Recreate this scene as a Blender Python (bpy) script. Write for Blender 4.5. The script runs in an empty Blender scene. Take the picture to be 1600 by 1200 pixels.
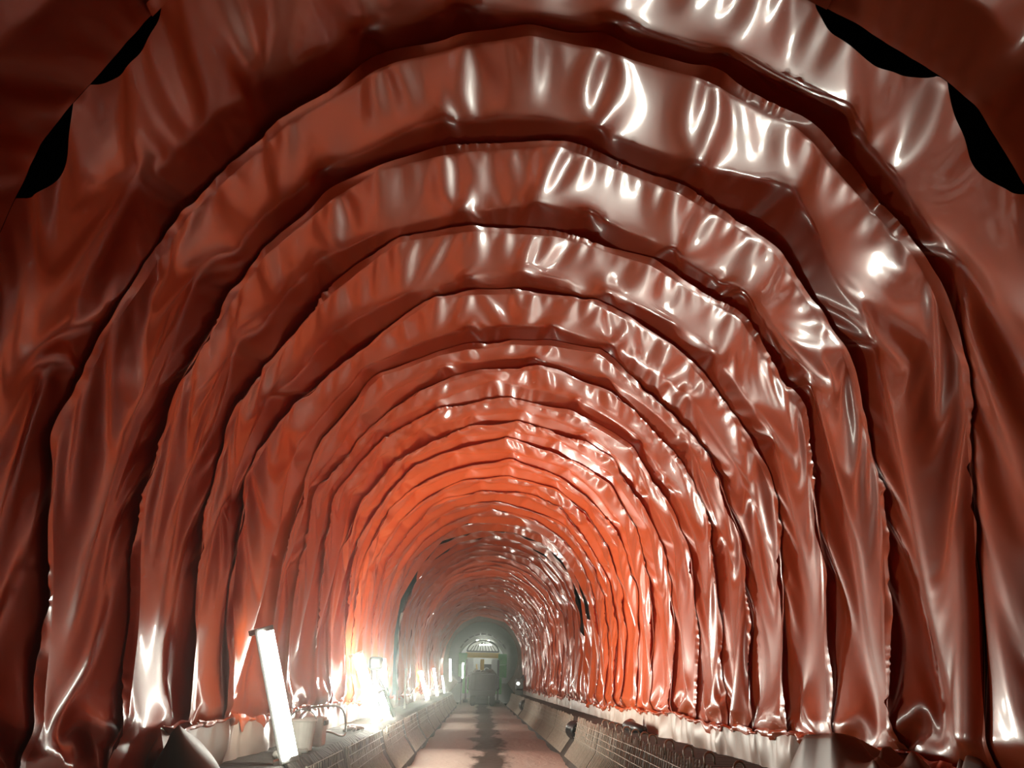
import bpy, bmesh, math, random, time
import numpy as np
from mathutils import Matrix, Vector

T0 = time.time()
rng = np.random.default_rng(11)
random.seed(5)
SC = bpy.context.scene
COL = SC.collection

# ------------------------------------------------------------------ camera
F_PX, VPX, VPY, ROLL = 1350.0, 747.0, 1064.0, math.radians(-2.0)
EYE = np.array([-0.33, 0.0, 1.70])
_Y = np.array([(VPX - 800) / F_PX, (600 - VPY) / F_PX, 1.0]); _Y /= np.linalg.norm(_Y)
_X = np.array([_Y[2], 0, -_Y[0]]); _X /= np.linalg.norm(_X)
_Z = np.cross(_Y, _X)
if _Z[1] < 0: _Z = -_Z
_c, _s = math.cos(ROLL), math.sin(ROLL)
CAM_M = np.array([_c * _X + _s * _Z, _Y, -_s * _X + _c * _Z])      # camera (right, up, forward) -> world
cam = bpy.data.objects.new('camera', bpy.data.cameras.new('camera'))
COL.objects.link(cam)
cam.data.sensor_width = 36.0
cam.data.lens = 36.0 * F_PX / 1600.0
cam.data.clip_start = 0.05; cam.data.clip_end = 400
r_, u_, f_ = CAM_M[:, 0], CAM_M[:, 1], CAM_M[:, 2]
cam.matrix_world = Matrix(((r_[0], u_[0], -f_[0], EYE[0]), (r_[1], u_[1], -f_[1], EYE[1]), (r_[2], u_[2], -f_[2], EYE[2]), (0, 0, 0, 1)))
SC.camera = cam

# ------------------------------------------------------------------ world and exposure
world = bpy.data.worlds.new('world'); SC.world = world
world.use_nodes = True
world.node_tree.nodes['Background'].inputs[0].default_value = (0.0, 0.0, 0.0, 1)
world.node_tree.nodes['Background'].inputs[1].default_value = 0.0
SC.view_settings.view_transform = 'Standard'
SC.view_settings.look = 'None'
SC.view_settings.gamma = 1.0
SC.view_settings.use_curve_mapping = False
SC.view_settings.exposure = 0.0
SC.cycles.max_bounces = 8
SC.cycles.diffuse_bounces = 4
SC.cycles.glossy_bounces = 4
SC.cycles.volume_bounces = 0
SC.cycles.sample_clamp_indirect = 6.0
SC.cycles.use_denoising = True
SC.cycles.caustics_reflective = False
TUBE_POWER = 375.0

# ------------------------------------------------------------------ tunnel cross-section
PROF = [(-2.86, 0.9), (-2.88, 1.2), (-2.90, 1.7), (-2.92, 2.3), (-2.94, 2.95), (-2.92, 3.2), (-2.86, 3.7), (-2.77, 4.2), (-2.56, 4.7), (-2.25, 5.2), (-1.79, 5.7),
        (-1.38, 5.97), (-0.8, 6.19), (-0.3, 6.28), (0, 6.3)]
PROF = np.array(PROF + [(-x, z) for x, z in PROF[-2::-1]])
_d = np.r_[0, np.cumsum(np.hypot(*np.diff(PROF, axis=0).T))]
_n = 600
_sf = np.linspace(0, _d[-1], _n)
_px, _pz = np.interp(_sf, _d, PROF[:, 0]), np.interp(_sf, _d, PROF[:, 1])
_k = np.hanning(41); _k /= _k.sum()
def _smooth(a):
    ext = np.r_[2 * a[0] - a[20:0:-1], a, 2 * a[-1] - a[-2:-22:-1]]
    return np.convolve(ext, _k, 'valid')
_px, _pz = _smooth(_px), _smooth(_pz)
SLEN = _d[-1]
CEN_Z = 3.0
def prof_at(s):
    return np.interp(s, _sf, _px), np.interp(s, _sf, _pz)
def prof_normal(s):                                     # outward
    e = 0.03
    x0, z0 = prof_at(np.clip(s - e, 0, SLEN)); x1, z1 = prof_at(np.clip(s + e, 0, SLEN))
    tx, tz = x1 - x0, z1 - z0
    l = np.hypot(tx, tz) + 1e-9
    return -tz / l, tx / l
_ang = np.arctan2(_px, _pz - CEN_Z)                     # increasing from left base to right base
_rad = np.hypot(_px, _pz - CEN_Z)

def backproject(px, py, off=0.0):
    """The point of the lining (s, depth) that a photo pixel shows."""
    d = CAM_M @ np.array([(px - 800) / F_PX, (600 - py) / F_PX, 1.0])
    nx, nz = prof_normal(_sf)
    X, Z = _px + nx * off - EYE[0], _pz + nz * off - EYE[2]
    g = X * d[2] - Z * d[0]
    for i in np.where(g[:-1] * g[1:] <= 0)[0]:
        t = g[i] / (g[i] - g[i + 1] + 1e-12)
        x, z = X[i] + t * (X[i + 1] - X[i]), Z[i] + t * (Z[i + 1] - Z[i])
        if x * d[0] + z * d[2] > 0:
            lam = (x * d[0] + z * d[2]) / (d[0] ** 2 + d[2] ** 2)
            return _sf[i] + t * (_sf[i + 1] - _sf[i]), lam * d[1]
    return None

# ------------------------------------------------------------------ helpers
def link(o, parent=None):
    COL.objects.link(o)
    if parent is not None: o.parent = parent
    return o
def tag(o, label=None, cat=None, group=None, kind=None):
    if label: o['label'] = label
    if cat: o['category'] = cat
    if group: o['group'] = group
    if kind: o['kind'] = kind
    return o
def empty(name, loc=(0, 0, 0), rot=(0, 0, 0)):
    o = bpy.data.objects.new(name, None); COL.objects.link(o)
    o.location = loc; o.rotation_euler = rot; o.empty_display_size = 0.1
    return o
def grid_mesh(name, P, mat, parent=None, mask=None, smooth=True):
    """P: (A, B, 3) points -> one mesh object of quads."""
    A, B = P.shape[:2]
    idx = np.arange(A * B).reshape(A, B)
    q = np.stack([idx[:-1, :-1], idx[:-1, 1:], idx[1:, 1:], idx[1:, :-1]], -1)
    if mask is not None: q = q[mask]
    q = q.reshape(-1, 4)
    V = P.reshape(-1, 3)
    if mask is not None:
        used, inv = np.unique(q.reshape(-1), return_inverse=True)
        V = V[used]; q = inv.reshape(-1, 4)
    me = bpy.data.meshes.new(name)
    me.vertices.add(len(V)); me.vertices.foreach_set('co', V.reshape(-1).astype(np.float32))
    n = len(q)
    me.loops.add(n * 4); me.loops.foreach_set('vertex_index', q.reshape(-1).astype(np.int32))
    me.polygons.add(n)
    me.polygons.foreach_set('loop_start', np.arange(0, n * 4, 4, dtype=np.int32))
    me.update(calc_edges=True)
    if smooth: me.polygons.foreach_set('use_smooth', np.ones(n, dtype=bool))
    me.materials.append(mat)
    return link(bpy.data.objects.new(name, me), parent)
def obj(name, bm, mat, parent=None, smooth=False, loc=None):
    me = bpy.data.meshes.new(name)
    bmesh.ops.recalc_face_normals(bm, faces=bm.faces)
    bm.to_mesh(me); bm.free()
    if smooth: me.polygons.foreach_set('use_smooth', np.ones(len(me.polygons), dtype=bool))
    me.materials.append(mat)
    o = link(bpy.data.objects.new(name, me), parent)
    if loc is not None: o.location = loc
    return o
def add_box(bm, c, size, rot=None, bevel=0.0):
    m = Matrix.Translation(c) @ (rot.to_4x4() if rot is not None else Matrix.Identity(4)) @ Matrix.Diagonal((*size, 1))
    r = bmesh.ops.create_cube(bm, size=1.0, matrix=m)
    if bevel > 0:
        es = list({e for v in r['verts'] for e in v.link_edges})
        bmesh.ops.bevel(bm, geom=es, offset=bevel, segments=2, affect='EDGES', profile=0.5)
def add_tube(bm, pts, r, n=8, closed=False, caps=True):
    pts = [Vector(p) for p in pts]
    rings = []
    up = Vector((0, 0, 1))
    N = len(pts)
    for i, p in enumerate(pts):
        if closed: t = pts[(i + 1) % N] - pts[i - 1]
        else: t = pts[min(i + 1, N - 1)] - pts[max(i - 1, 0)]
        t.normalize()
        a = t.cross(up)
        if a.length < 1e-3: a = t.cross(Vector((0, 1, 0)))
        a.normalize(); b = t.cross(a)
        rr = r[i] if isinstance(r, (list, tuple)) else r
        rings.append([bm.verts.new(p + rr * (math.cos(2 * math.pi * k / n) * a + math.sin(2 * math.pi * k / n) * b)) for k in range(n)])
    for i in range(N if closed else N - 1):
        A, B = rings[i], rings[(i + 1) % N]
        for k in range(n): bm.faces.new((A[k], A[(k + 1) % n], B[(k + 1) % n], B[k]))
    if caps and not closed:
        bm.faces.new(rings[0][::-1]); bm.faces.new(rings[-1])
def snoise(n, scale, seed, amp=1.0):
    """smooth 1-D noise of n samples, one knot per `scale` samples"""
    g = np.random.default_rng(seed)
    k = max(4, int(n / scale) + 4)
    v = g.standard_normal(k)
    x = np.linspace(0, k - 3.001, n) + 1
    i = x.astype(int); t = x - i
    t = t * t * (3 - 2 * t)
    return amp * (v[i] * (1 - t) + v[np.minimum(i + 1, k - 1)] * t)

# ------------------------------------------------------------------ materials
def mat_new(name):
    m = bpy.data.materials.new(name); m.use_nodes = True
    nt = m.node_tree; b = nt.nodes['Principled BSDF']
    return m, nt, b
def plain(name, col, rough=0.6, metal=0.0, spec=0.5, noise=0.0, nscale=8.0, bump=0.0, bscale=40.0):
    m, nt, b = mat_new(name)
    b.inputs['Base Color'].default_value = (*col, 1)
    b.inputs['Roughness'].default_value = rough
    b.inputs['Metallic'].default_value = metal
    b.inputs['Specular IOR Level'].default_value = spec
    tc = nt.nodes.new('ShaderNodeTexCoord')
    if noise > 0:
        n = nt.nodes.new('ShaderNodeTexNoise'); n.inputs['Scale'].default_value = nscale; n.inputs['Detail'].default_value = 5
        nt.links.new(tc.outputs['Object'], n.inputs['Vector'])
        mx = nt.nodes.new('ShaderNodeMix'); mx.data_type = 'RGBA'
        mx.inputs[6].default_value = (*[c * (1 - noise) for c in col], 1); mx.inputs[7].default_value = (*[min(1, c * (1 + noise)) for c in col], 1)
        nt.links.new(n.outputs['Fac'], mx.inputs[0]); nt.links.new(mx.outputs[2], b.inputs['Base Color'])
    if bump > 0:
        n2 = nt.nodes.new('ShaderNodeTexNoise'); n2.inputs['Scale'].default_value = bscale; n2.inputs['Detail'].default_value = 6
        nt.links.new(tc.outputs['Object'], n2.inputs['Vector'])
        bp = nt.nodes.new('ShaderNodeBump'); bp.inputs['Strength'].default_value = bump; bp.inputs['Distance'].default_value = 0.03
        nt.links.new(n2.outputs['Fac'], bp.inputs['Height']); nt.links.new(bp.outputs['Normal'], b.inputs['Normal'])
    return m
def emit(name, col, strength):
    m = bpy.data.materials.new(name); m.use_nodes = True
    nt = m.node_tree; nt.nodes.clear()
    e = nt.nodes.new('ShaderNodeEmission'); o = nt.nodes.new('ShaderNodeOutputMaterial')
    e.inputs[0].default_value = (*col, 1); e.inputs[1].default_value = strength
    nt.links.new(e.outputs[0], o.inputs[0])
    return m
def membrane_mat():
    m, nt, b = mat_new('membrane')
    b.inputs['Roughness'].default_value = 0.27
    b.inputs['Specular IOR Level'].default_value = 0.6
    tc = nt.nodes.new('ShaderNodeTexCoord')
    n = nt.nodes.new('ShaderNodeTexNoise'); n.inputs['Scale'].default_value = 1.3; n.inputs['Detail'].default_value = 6
    nt.links.new(tc.outputs['Object'], n.inputs['Vector'])
    mx = nt.nodes.new('ShaderNodeMix'); mx.data_type = 'RGBA'
    mx.inputs[6].default_value = (0.57, 0.108, 0.032, 1); mx.inputs[7].default_value = (0.60, 0.116, 0.035, 1)
    nt.links.new(n.outputs['Fac'], mx.inputs[0]); nt.links.new(mx.outputs[2], b.inputs['Base Color'])
    n2 = nt.nodes.new('ShaderNodeTexNoise'); n2.inputs['Scale'].default_value = 3.0; n2.inputs['Detail'].default_value = 8; n2.inputs['Roughness'].default_value = 0.7
    nt.links.new(tc.outputs['Object'], n2.inputs['Vector'])
    mr = nt.nodes.new('ShaderNodeMapRange'); mr.inputs[3].default_value = 0.29; mr.inputs[4].default_value = 0.37
    b.inputs['Coat Weight'].default_value = 0.5; b.inputs['Coat Roughness'].default_value = 0.10
    nt.links.new(n2.outputs['Fac'], mr.inputs[0]); nt.links.new(mr.outputs[0], b.inputs['Roughness'])
    return m
M_MEM = membrane_mat()
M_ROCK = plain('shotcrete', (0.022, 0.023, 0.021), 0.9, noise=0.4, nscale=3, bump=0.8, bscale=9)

# ------------------------------------------------------------------ seams traced on the lining
SEAMS = {
 0: [(0,310),(35,255),(90,150),(130,110),(235,0),(1310,0),(1400,60),(1500,85),(1535,165),(1600,250)],
 1: [(30,1200),(68,980),(75,941),(84,833),(79,710),(82,679),(108,633),(119,616),(168,515),(196,459),(241,396),(304,294),(410,207),(465,150),(532,105),(570,90),(700,57),(920,57),(965,82),(1100,112),(1200,165),(1285,197),(1330,272),(1394,359),(1431,396),(1484,475),(1498,530),(1514,621),(1525,707),(1530,820),(1540,970),(1560,1200)],
 2: [(165,1200),(200,980),(206,910),(212,801),(224,770),(248,700),(276,619),(304,543),(325,494),(350,452),(400,395),(434,354),(475,318),(522,293),(675,230),(720,222),(820,228),(862,215),(895,230),(935,245),(990,260),(1065,290),(1125,320),(1178,330),(1225,374),(1240,396),(1270,449),(1322,546),(1337,569),(1360,617),(1364,677),(1369,722),(1386,812),(1401,966),(1405,1000),(1420,1145)],
 3: [(275,1200),(301,976),(308,875),(310,830),(325,770),(343,682),(371,623),(413,560),(455,501),(507,442),(595,382),(650,367),(740,356),(840,357),(895,352),(955,380),(1035,415),(1100,455),(1155,488),(1187,516),(1212,575),(1259,647),(1277,760),(1296,925),(1301,1000),(1312,1142)],
 4: [(345,1130),(360,854),(381,784),(409,675),(444,633),(482,602),(512,567),(560,532),(610,497),(650,477),(700,457),(790,452),(859,453),(956,483),(1000,494),(1062,541),(1125,591),(1150,644),(1187,696),(1206,730),(1210,782),(1225,895),(1228,966),(1240,1140)],
 5: [(423,973),(437,875),(462,780),(485,697),(507,677),(550,627),(575,585),(627,575),(677,545),(710,530),(750,530),(859,523),(959,556),(1000,606),(1040,625),(1062,650),(1125,734),(1140,753),(1172,827),(1176,932)],
 6: [(458,910),(480,822),(493,763),(525,724),(550,697),(582,657),(607,625),(665,610),(715,577),(781,572),(828,575),(884,572),(916,594),(975,625),(1025,660),(1047,687),(1097,762),(1127,824),(1129,895)],
 7: [(515,860),(520,780),(581,697),(620,670),(657,650),(710,635),(765,612),(825,619),(890,634),(928,650),(981,681),(1006,719),(1040,775),(1075,827),(1097,857)],
}
PINS = {                                               # fixing points seen in the photo, per sheet (the sheet in front of seam k)
 0: [],
 1: [(570,50),(720,22),(955,37),(1132,90),(1307,190),(1491,407),(210,294),(66,588),(400,128)],
 2: [(690,187),(932,200),(1090,252),(1277,235),(1367,546),(304,441),(206,658),(500,270)],
 3: [(720,330),(837,315),(920,332),(1050,388),(1164,467),(1262,621),(497,410),(364,553),(290,756)],
 4: [(730,437),(815,422),(950,456),(1116,550),(1209,690),(522,520),(417,625),(346,798)],
 5: [(732,516),(862,515),(953,544),(1078,619),(1180,800),(570,580),(455,714),(413,896)],
}
FACET = 0.8
PULL = 0.0
SHARED = []
NEAR_N = 17                                            # sheets simulated at full detail
S_GRID = np.linspace(0, SLEN, 220)
seam_D = []
def seam_curve(pts):
    sd = np.array(sorted(filter(None, (backproject(*p) for p in pts))))
    med = np.median(sd[:, 1])
    D = np.interp(S_GRID, sd[:, 0], sd[:, 1])
    k = np.hanning(9); k /= k.sum()
    D = np.convolve(np.r_[[D[0]] * 4, D, [D[-1]] * 4], k, 'valid')
    return np.clip(D, med - 0.38, med + 0.38)
for k in range(8):
    seam_D.append(seam_curve(SEAMS[k]))
seam_D.insert(0, seam_D[0] - 1.35)
print('seams', [round(float(np.median(d)), 2) for d in seam_D])
y_end = 66.0
d = float(np.median(seam_D[-1]))
gaps_left = int(round((y_end - d) / 1.5))
for k in range(1, gaps_left + 1):
    w = snoise(len(S_GRID), 25, 900 + k, 0.10)
    seam_D.append(seam_D[7 + 1] * 0 + d + (y_end - d) * k / gaps_left + w + (seam_D[8] - d) * max(0, 1 - k / 3))
N_SHEETS = len(seam_D) - 1
seam_D = np.array(seam_D)
print('sheets', N_SHEETS)

# ------------------------------------------------------------------ hanging-cloth relaxation of the membrane
def up2(a, axis):
    """x2 upsample of a vertex grid along an axis, Catmull-Rom"""
    a = np.moveaxis(a, axis, 0)
    n = a.shape[0]
    e = np.concatenate([2 * a[:1] - a[1:2], a, 2 * a[-1:] - a[-2:-1]], 0)
    mid = (-e[:-3] + 9 * e[1:-2] + 9 * e[2:-1] - e[3:]) / 16
    out = np.empty((2 * n - 1,) + a.shape[1:], a.dtype)
    out[0::2] = a; out[1::2] = mid
    return np.moveaxis(out, 0, axis)

def simulate(k0, k1, levels, ns0, nt0, iters, seed, e_s=0.022, e_t=0.006):
    g = np.random.default_rng(seed)
    ns, nt = ns0, nt0
    nsh = k1 - k0
    def base(ns, nt):
        s = np.linspace(0, SLEN, ns)
        D = np.stack([np.interp(s, S_GRID, seam_D[k]) for k in range(k0, k1 + 1)], 1)
        u = np.arange(nsh * nt + 1) / nt
        i = np.minimum(u.astype(int), nsh - 1); f = u - i
        return s, D[:, i] * (1 - f) + D[:, i + 1] * f
    # extra cloth per sheet: more on the walls than overhead
    ex = g.uniform(0.7, 1.3, nsh)
    pins = []
    for k in range(k0, k1):
        pl = []
        trc = PINS.get(k, [])
        for p in trc:
            b = backproject(*p, off=0.06)
            if b is None: continue
            lo, hi = np.interp(b[0], S_GRID, seam_D[k]), np.interp(b[0], S_GRID, seam_D[k + 1])
            pl.append((b[0], float(np.clip((b[1] - lo) / (hi - lo), 0.62, 0.86))))
        if len(pl) < 5:
            s = 2.3 + 0.55 * (k % 2) + g.uniform(-0.25, 0.25)
            while s < SLEN - 2.3:
                pl.append((s, g.uniform(0.62, 0.86))); s += g.uniform(0.8, 1.6)
        pins.append(pl)
    seam_knots = []
    for k in range(k0, k1 + 1):
        kn = [0.0, 1.2]
        while kn[-1] < SLEN - 2.0: kn.append(kn[-1] + g.uniform(0.8, 1.3))
        kn = np.array(kn + [SLEN - 0.6, SLEN])
        wl = np.clip((np.abs(kn - SLEN / 2) - 2.7) / 1.2, 0, 1)
        seam_knots.append((kn, (1 - wl) * g.uniform(0.07, 0.22, len(kn)) + wl * g.uniform(0.06, 0.13, len(kn))))
    if SHARED: seam_knots[0] = SHARED[0]              # the seam between the two runs of sheets
    SHARED[:] = [seam_knots[-1]]
    pls = []
    for pl in pins:
        p2 = [(a_, b_, g.uniform(0.0, 0.10)) for a_, b_ in sorted(pl)]
        lo_, hi_ = p2[0], p2[-1]
        e_ = [(0.0, g.uniform(.55, .75), .03)]
        if lo_[0] > 1.9: e_.append((lo_[0] - g.uniform(0.8, 1.0), g.uniform(.5, .8), .04))
        f2_ = [(SLEN, g.uniform(.55, .75), .03)]
        if hi_[0] < SLEN - 1.9: f2_.append((hi_[0] + g.uniform(.8, 1.0), g.uniform(.5, .8), .04))
        out_ = []
        for p in sorted(e_ + p2 + f2_):
            if not out_ or p[0] - out_[-1][0] > 0.25: out_.append(p)
        pls.append(out_)
    X = None
    for lv in range(levels):
        s, D = base(ns, nt)
        px, pz = prof_at(s); nx, nz = prof_normal(s)
        M = D.shape[1]
        # resting shape: the sheet rises from its seam to the fixings and drops to the next seam
        u = np.arange(M) / nt
        sq = np.minimum(u.astype(int), nsh - 1); fu = (u - sq)[None, :]
        up_ = np.stack([np.interp(s, [p[0] for p in pl], [p[1] for p in pl]) for pl in pls], 1)[:, sq]
        sdep = np.stack([np.interp(s, kn, kd) for kn, kd in seam_knots], 1)
        d0, d1 = sdep[:, sq], sdep[:, sq + 1]
        tent = np.where(fu < up_, d0 * (1 - fu / up_), d1 * (fu - up_) / (1 - up_)) - 0.06
        XT = np.stack([px[:, None] - nx[:, None] * tent, D, pz[:, None] - nz[:, None] * tent], 0)
        # taut facets between seam knots and fixings
        FA = XT.copy()
        for q in range(nsh):
            js = slice(q * nt, (q + 1) * nt + 1)
            uu = np.minimum(np.arange(nt + 1) / nt, 1)[None, :]
            pl = sorted(pls[q]); ps = np.array([p[0] for p in pl]); pu = np.array([p[1] for p in pl]); pd_ = np.array([p[2] for p in pl])
            upq = np.interp(s, ps, pu)[:, None]
            def pt(kn, dep, D_):
                x, z = prof_at(kn); a_, b_ = prof_normal(kn)
                return np.stack([x - a_ * dep, D_, z - b_ * dep], 1)
            k = k0 + q
            (k1n, k1d), (k2n, k2d) = seam_knots[q], seam_knots[q + 1]
            S1 = pt(k1n, k1d - 0.06, np.interp(k1n, S_GRID, seam_D[k]))
            S2 = pt(k2n, k2d - 0.06, np.interp(k2n, S_GRID, seam_D[k + 1]))
            Dl, Dh = np.interp(ps, S_GRID, seam_D[k]), np.interp(ps, S_GRID, seam_D[k + 1])
            PP = pt(ps, pd_ - 0.06, Dl + (Dh - Dl) * pu)
            for (an, A3, w) in ((k1n, S1, uu / upq), (k2n, S2, (1 - uu) / (1 - upq))):
                ss = np.broadcast_to(s[:, None], w.shape)
                i = j = 0
                while i < len(an) - 1 or j < len(ps) - 1:
                    if j == len(ps) - 1 or (i < len(an) - 1 and an[i + 1] <= ps[j + 1]):
                        tri = ((an[i], 0), (an[i + 1], 0), (ps[j], 1)); T3 = (A3[i], A3[i + 1], PP[j]); i += 1
                    else:
                        tri = ((an[i], 0), (ps[j + 1], 1), (ps[j], 1)); T3 = (A3[i], PP[j + 1], PP[j]); j += 1
                    (x1, y1), (x2, y2), (x3, y3) = tri
                    det = (y2 - y3) * (x1 - x3) + (x3 - x2) * (y1 - y3)
                    if abs(det) < 1e-9: continue
                    l1 = ((y2 - y3) * (ss - x3) + (x3 - x2) * (w - y3)) / det
                    l2 = ((y3 - y1) * (ss - x3) + (x1 - x3) * (w - y3)) / det
                    l3 = 1 - l1 - l2
                    m_ = (l1 >= -1e-6) & (l2 >= -1e-6) & (l3 >= -1e-6) & (w <= 1 + 1e-9)
                    for c in range(3):
                        F = FA[c, :, js]
                        F[m_] = (l1 * T3[0][c] + l2 * T3[1][c] + l3 * T3[2][c])[m_]
        XT = FACET * FA + (1 - FACET) * XT
        if X is None:
            X = XT + g.standard_normal(XT.shape) * 0.004
        else:
            X = up2(up2(X, 1), 2)
            X = X + g.standard_normal(X.shape) * 0.0003
        X = X.astype(np.float32)
        ds = SLEN / (ns - 1)
        cols = np.arange(M - 1) // nt
        wall = np.clip((np.abs(s - SLEN / 2) - 2.5) / 2.0, 0, 1)            # 0 overhead, 1 on the walls
        et = (0.045 * ex[cols])[None, :] * wall[:, None] - 0.012 * (1 - wall[:, None])
        Lt = (np.sqrt((np.diff(XT, axis=2) ** 2).sum(0)) * (1 + et)).astype(np.float32)
        es = e_s * (1.0 - 0.5 * np.clip((np.abs(s[:-1] + ds / 2 - SLEN / 2) - 3.6) / 1.0, 0, 1))
        Ls = (np.sqrt((np.diff(XT, axis=1) ** 2).sum(0)) * (1 + es)[:, None]).astype(np.float32)
        exy = 1 + 0.5 * (np.broadcast_to(es[:, None], (ns - 1, M - 1)) + et[:-1])
        Ld1 = (np.sqrt(((XT[:, 1:, 1:] - XT[:, :-1, :-1]) ** 2).sum(0)) * exy).astype(np.float32)
        Ld2 = (np.sqrt(((XT[:, 1:, :-1] - XT[:, :-1, 1:]) ** 2).sum(0)) * exy).astype(np.float32)
        Wt = np.ones((ns, M), np.float32)
        # fixings
        pin_i, pin_j, pin_p = [], [], []
        for q, pl in enumerate(pins):
            for (ss, u) in pl:
                i = int(round(ss / ds)); j = int(round((q + u) * nt))
                i = min(max(i, 1), ns - 2)
                x, z = prof_at(ss); a, b = prof_normal(ss)
                o = 0.07
                Dp = np.interp(ss, s, D[:, j])
                rr = 1 if lv == 2 else 0
                for di in range(-rr, rr + 1):
                    for dj in range(-rr, rr + 1):
                        pin_i.append(i + di); pin_j.append(j + dj)
                        x2, z2 = prof_at(ss + di * ds * 0.95)
                        pin_p.append((x2 + a * o, Dp + dj * Lt[i, min(j, M - 2)] * 0.95, z2 + b * o))
        pin_i = np.array(pin_i); pin_j = np.array(pin_j); pin_p = np.array(pin_p, np.float32).T
        Wt[pin_i, pin_j] = 0
        Wt[0] = 0; Wt[-1] = 0; Wt[:, 0] = 0; Wt[:, -1] = 0
        # the line of fixings holds the sheet close to the rock overhead
        hold = np.full((ns, M), -1.0, np.float32)
        for q, pl in enumerate(pins):
            pp = sorted(pl)
            us = np.interp(s, [a for a, _ in pp], [b for _, b in pp])
            dep = 0.03 + np.abs(snoise(ns, 0.7 / ds, 700 + q + k0, 0.03))
            for i in range(ns):
                if pp[0][0] - 0.3 < s[i] < pp[-1][0] + 0.3:
                    hold[i, int(round((q + us[i]) * nt))] = dep[i]
        hold_on = hold >= 0
        sj = np.arange(0, M, nt)
        XT32 = XT.astype(np.float32)
        srow = slice(int(1.6 / ds), ns - int(1.6 / ds))
        starget = XT[:, srow][:, :, sj].astype(np.float32)
        # the foot of every sheet is gathered along the skirt
        foot0, foot1 = X[:, 0].copy(), X[:, -1].copy()
        seamcol = (np.arange(M) % nt == 0)
        grav = np.where(seamcol, 2.0 * 2 ** lv, 1.0)[None, :] * np.ones((ns, 1))
        gz = (1.6e-5 * 2.0 ** (-lv) * grav * (1 + 5.0 * wall[:, None] ** 1.5)).astype(np.float32) * (Wt > 0)
        nocross = (np.arange(1, M - 1) % nt != 0).astype(np.float32)[None, :]
        cl = np.concatenate([np.zeros((ns, 1)), np.cumsum(Lt, 1)], 1)
        seam4 = np.array([any((c + i) % nt == 0 for i in (1, 2, 3)) for c in range(M - 4)])
        Lt4 = ((cl[:, 4:] - cl[:, :-4]) * np.where(seam4, 0, 0.97)[None, :]).astype(np.float32)
        cs_ = np.concatenate([np.zeros((1, M)), np.cumsum(Ls, 0)], 0)
        Ls4 = ((cs_[4:] - cs_[:-4]) * 0.97).astype(np.float32)
        Xo = X.copy()
        bend = (0.6, 0.6, 0.4)[min(lv, 2)]
        def proj(a, b, wa, wb, L, k, only=0):
            d = b - a
            l = np.sqrt((d * d).sum(0)) + 1e-9
            c = (l - L)
            if only: c = np.minimum(c, 0)
            c = k * c / (l * np.maximum(wa + wb, 1e-6))
            c = np.where(wa + wb > 0, c, 0)
            d *= c
            a += d * wa; b -= d * wb
        for it in range(iters[lv]):
            V = (X - Xo) * np.float32(0.93)
            Xo = X.copy()
            X += V * (Wt > 0)
            X[2] -= gz
            for p in (0, 1):
                proj(X[:, :, p:-1:2], X[:, :, p + 1::2], Wt[:, p:-1:2], Wt[:, p + 1::2], Lt[:, p::2], 1.0)
            for p in (0, 1):
                proj(X[:, p:-1:2], X[:, p + 1::2], Wt[p:-1:2], Wt[p + 1::2], Ls[p::2], 1.0)
            for p in (0, 1):
                proj(X[:, p:-1:2, :-1], X[:, p + 1::2, 1:], Wt[p:-1:2, :-1], Wt[p + 1::2, 1:], Ld1[p::2], 0.6)
                proj(X[:, p:-1:2, 1:], X[:, p + 1::2, :-1], Wt[p:-1:2, 1:], Wt[p + 1::2, :-1], Ld2[p::2], 0.6)
            if bend > 0 and it % 2 == 0:
                for p in (0, 1, 2, 3):
                    a, b = X[:, :, p:-2:4], X[:, :, p + 2::4]
                    n = min(a.shape[2], b.shape[2]); 
                    L2 = ((Lt[:, :-1] + Lt[:, 1:]) * nocross)[:, p::4][:, :n]
                    proj(a[:, :, :n], b[:, :, :n], Wt[:, p:-2:4][:, :n], Wt[:, p + 2::4][:, :n], L2, bend, 1)
                    a, b = X[:, p:-2:4], X[:, p + 2::4]
                    n = min(a.shape[1], b.shape[1])
                    L2 = (Ls[:-1] + Ls[1:])[p::4][:n]
                    proj(a[:, :n], b[:, :n], Wt[p:-2:4][:n], Wt[p + 2::4][:n], L2, bend, 1)
            if lv >= 1 and it % 3 == 0:                  # stiffness over a longer reach: broad folds rather than ripples
                K = 4
                for p in range(2 * K):
                    a, b = X[:, :, p:-K:2 * K], X[:, :, p + K::2 * K]
                    n = min(a.shape[2], b.shape[2])
                    proj(a[:, :, :n], b[:, :, :n], Wt[:, p:-K:2 * K][:, :n], Wt[:, p + K::2 * K][:, :n], Lt4[:, p::2 * K][:, :n], 0.35, 1)
                    a, b = X[:, p:-K:2 * K], X[:, p + K::2 * K]
                    n = min(a.shape[1], b.shape[1])
                    proj(a[:, :n], b[:, :n], Wt[p:-K:2 * K][:n], Wt[p + K::2 * K][:n], Ls4[p::2 * K][:n], 0.35, 1)
            # the rock behind
            dx, dz = X[0], X[2] - CEN_Z
            r = np.sqrt(dx * dx + dz * dz)
            rmax = np.interp(np.arctan2(dx, dz), _ang, _rad) + 0.07
            f = np.minimum(1, rmax / r).astype(np.float32)
            X[0] *= f; X[2] = CEN_Z + (X[2] - CEN_Z) * f
            f = np.where(hold_on & (r < rmax - hold), (rmax - hold) / r, 1.0)
            f = 1 + 0.5 * (f - 1)
            X[0] *= f; X[2] = CEN_Z + (X[2] - CEN_Z) * f
            X += np.float32(PULL) * (XT32 - X)
            X[:, srow][:, :, sj] += 0.25 * (starget - X[:, srow][:, :, sj])
            X[:, pin_i, pin_j] = pin_p
        if lv < levels - 1:
            ns, nt = 2 * ns - 1, 2 * nt
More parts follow.
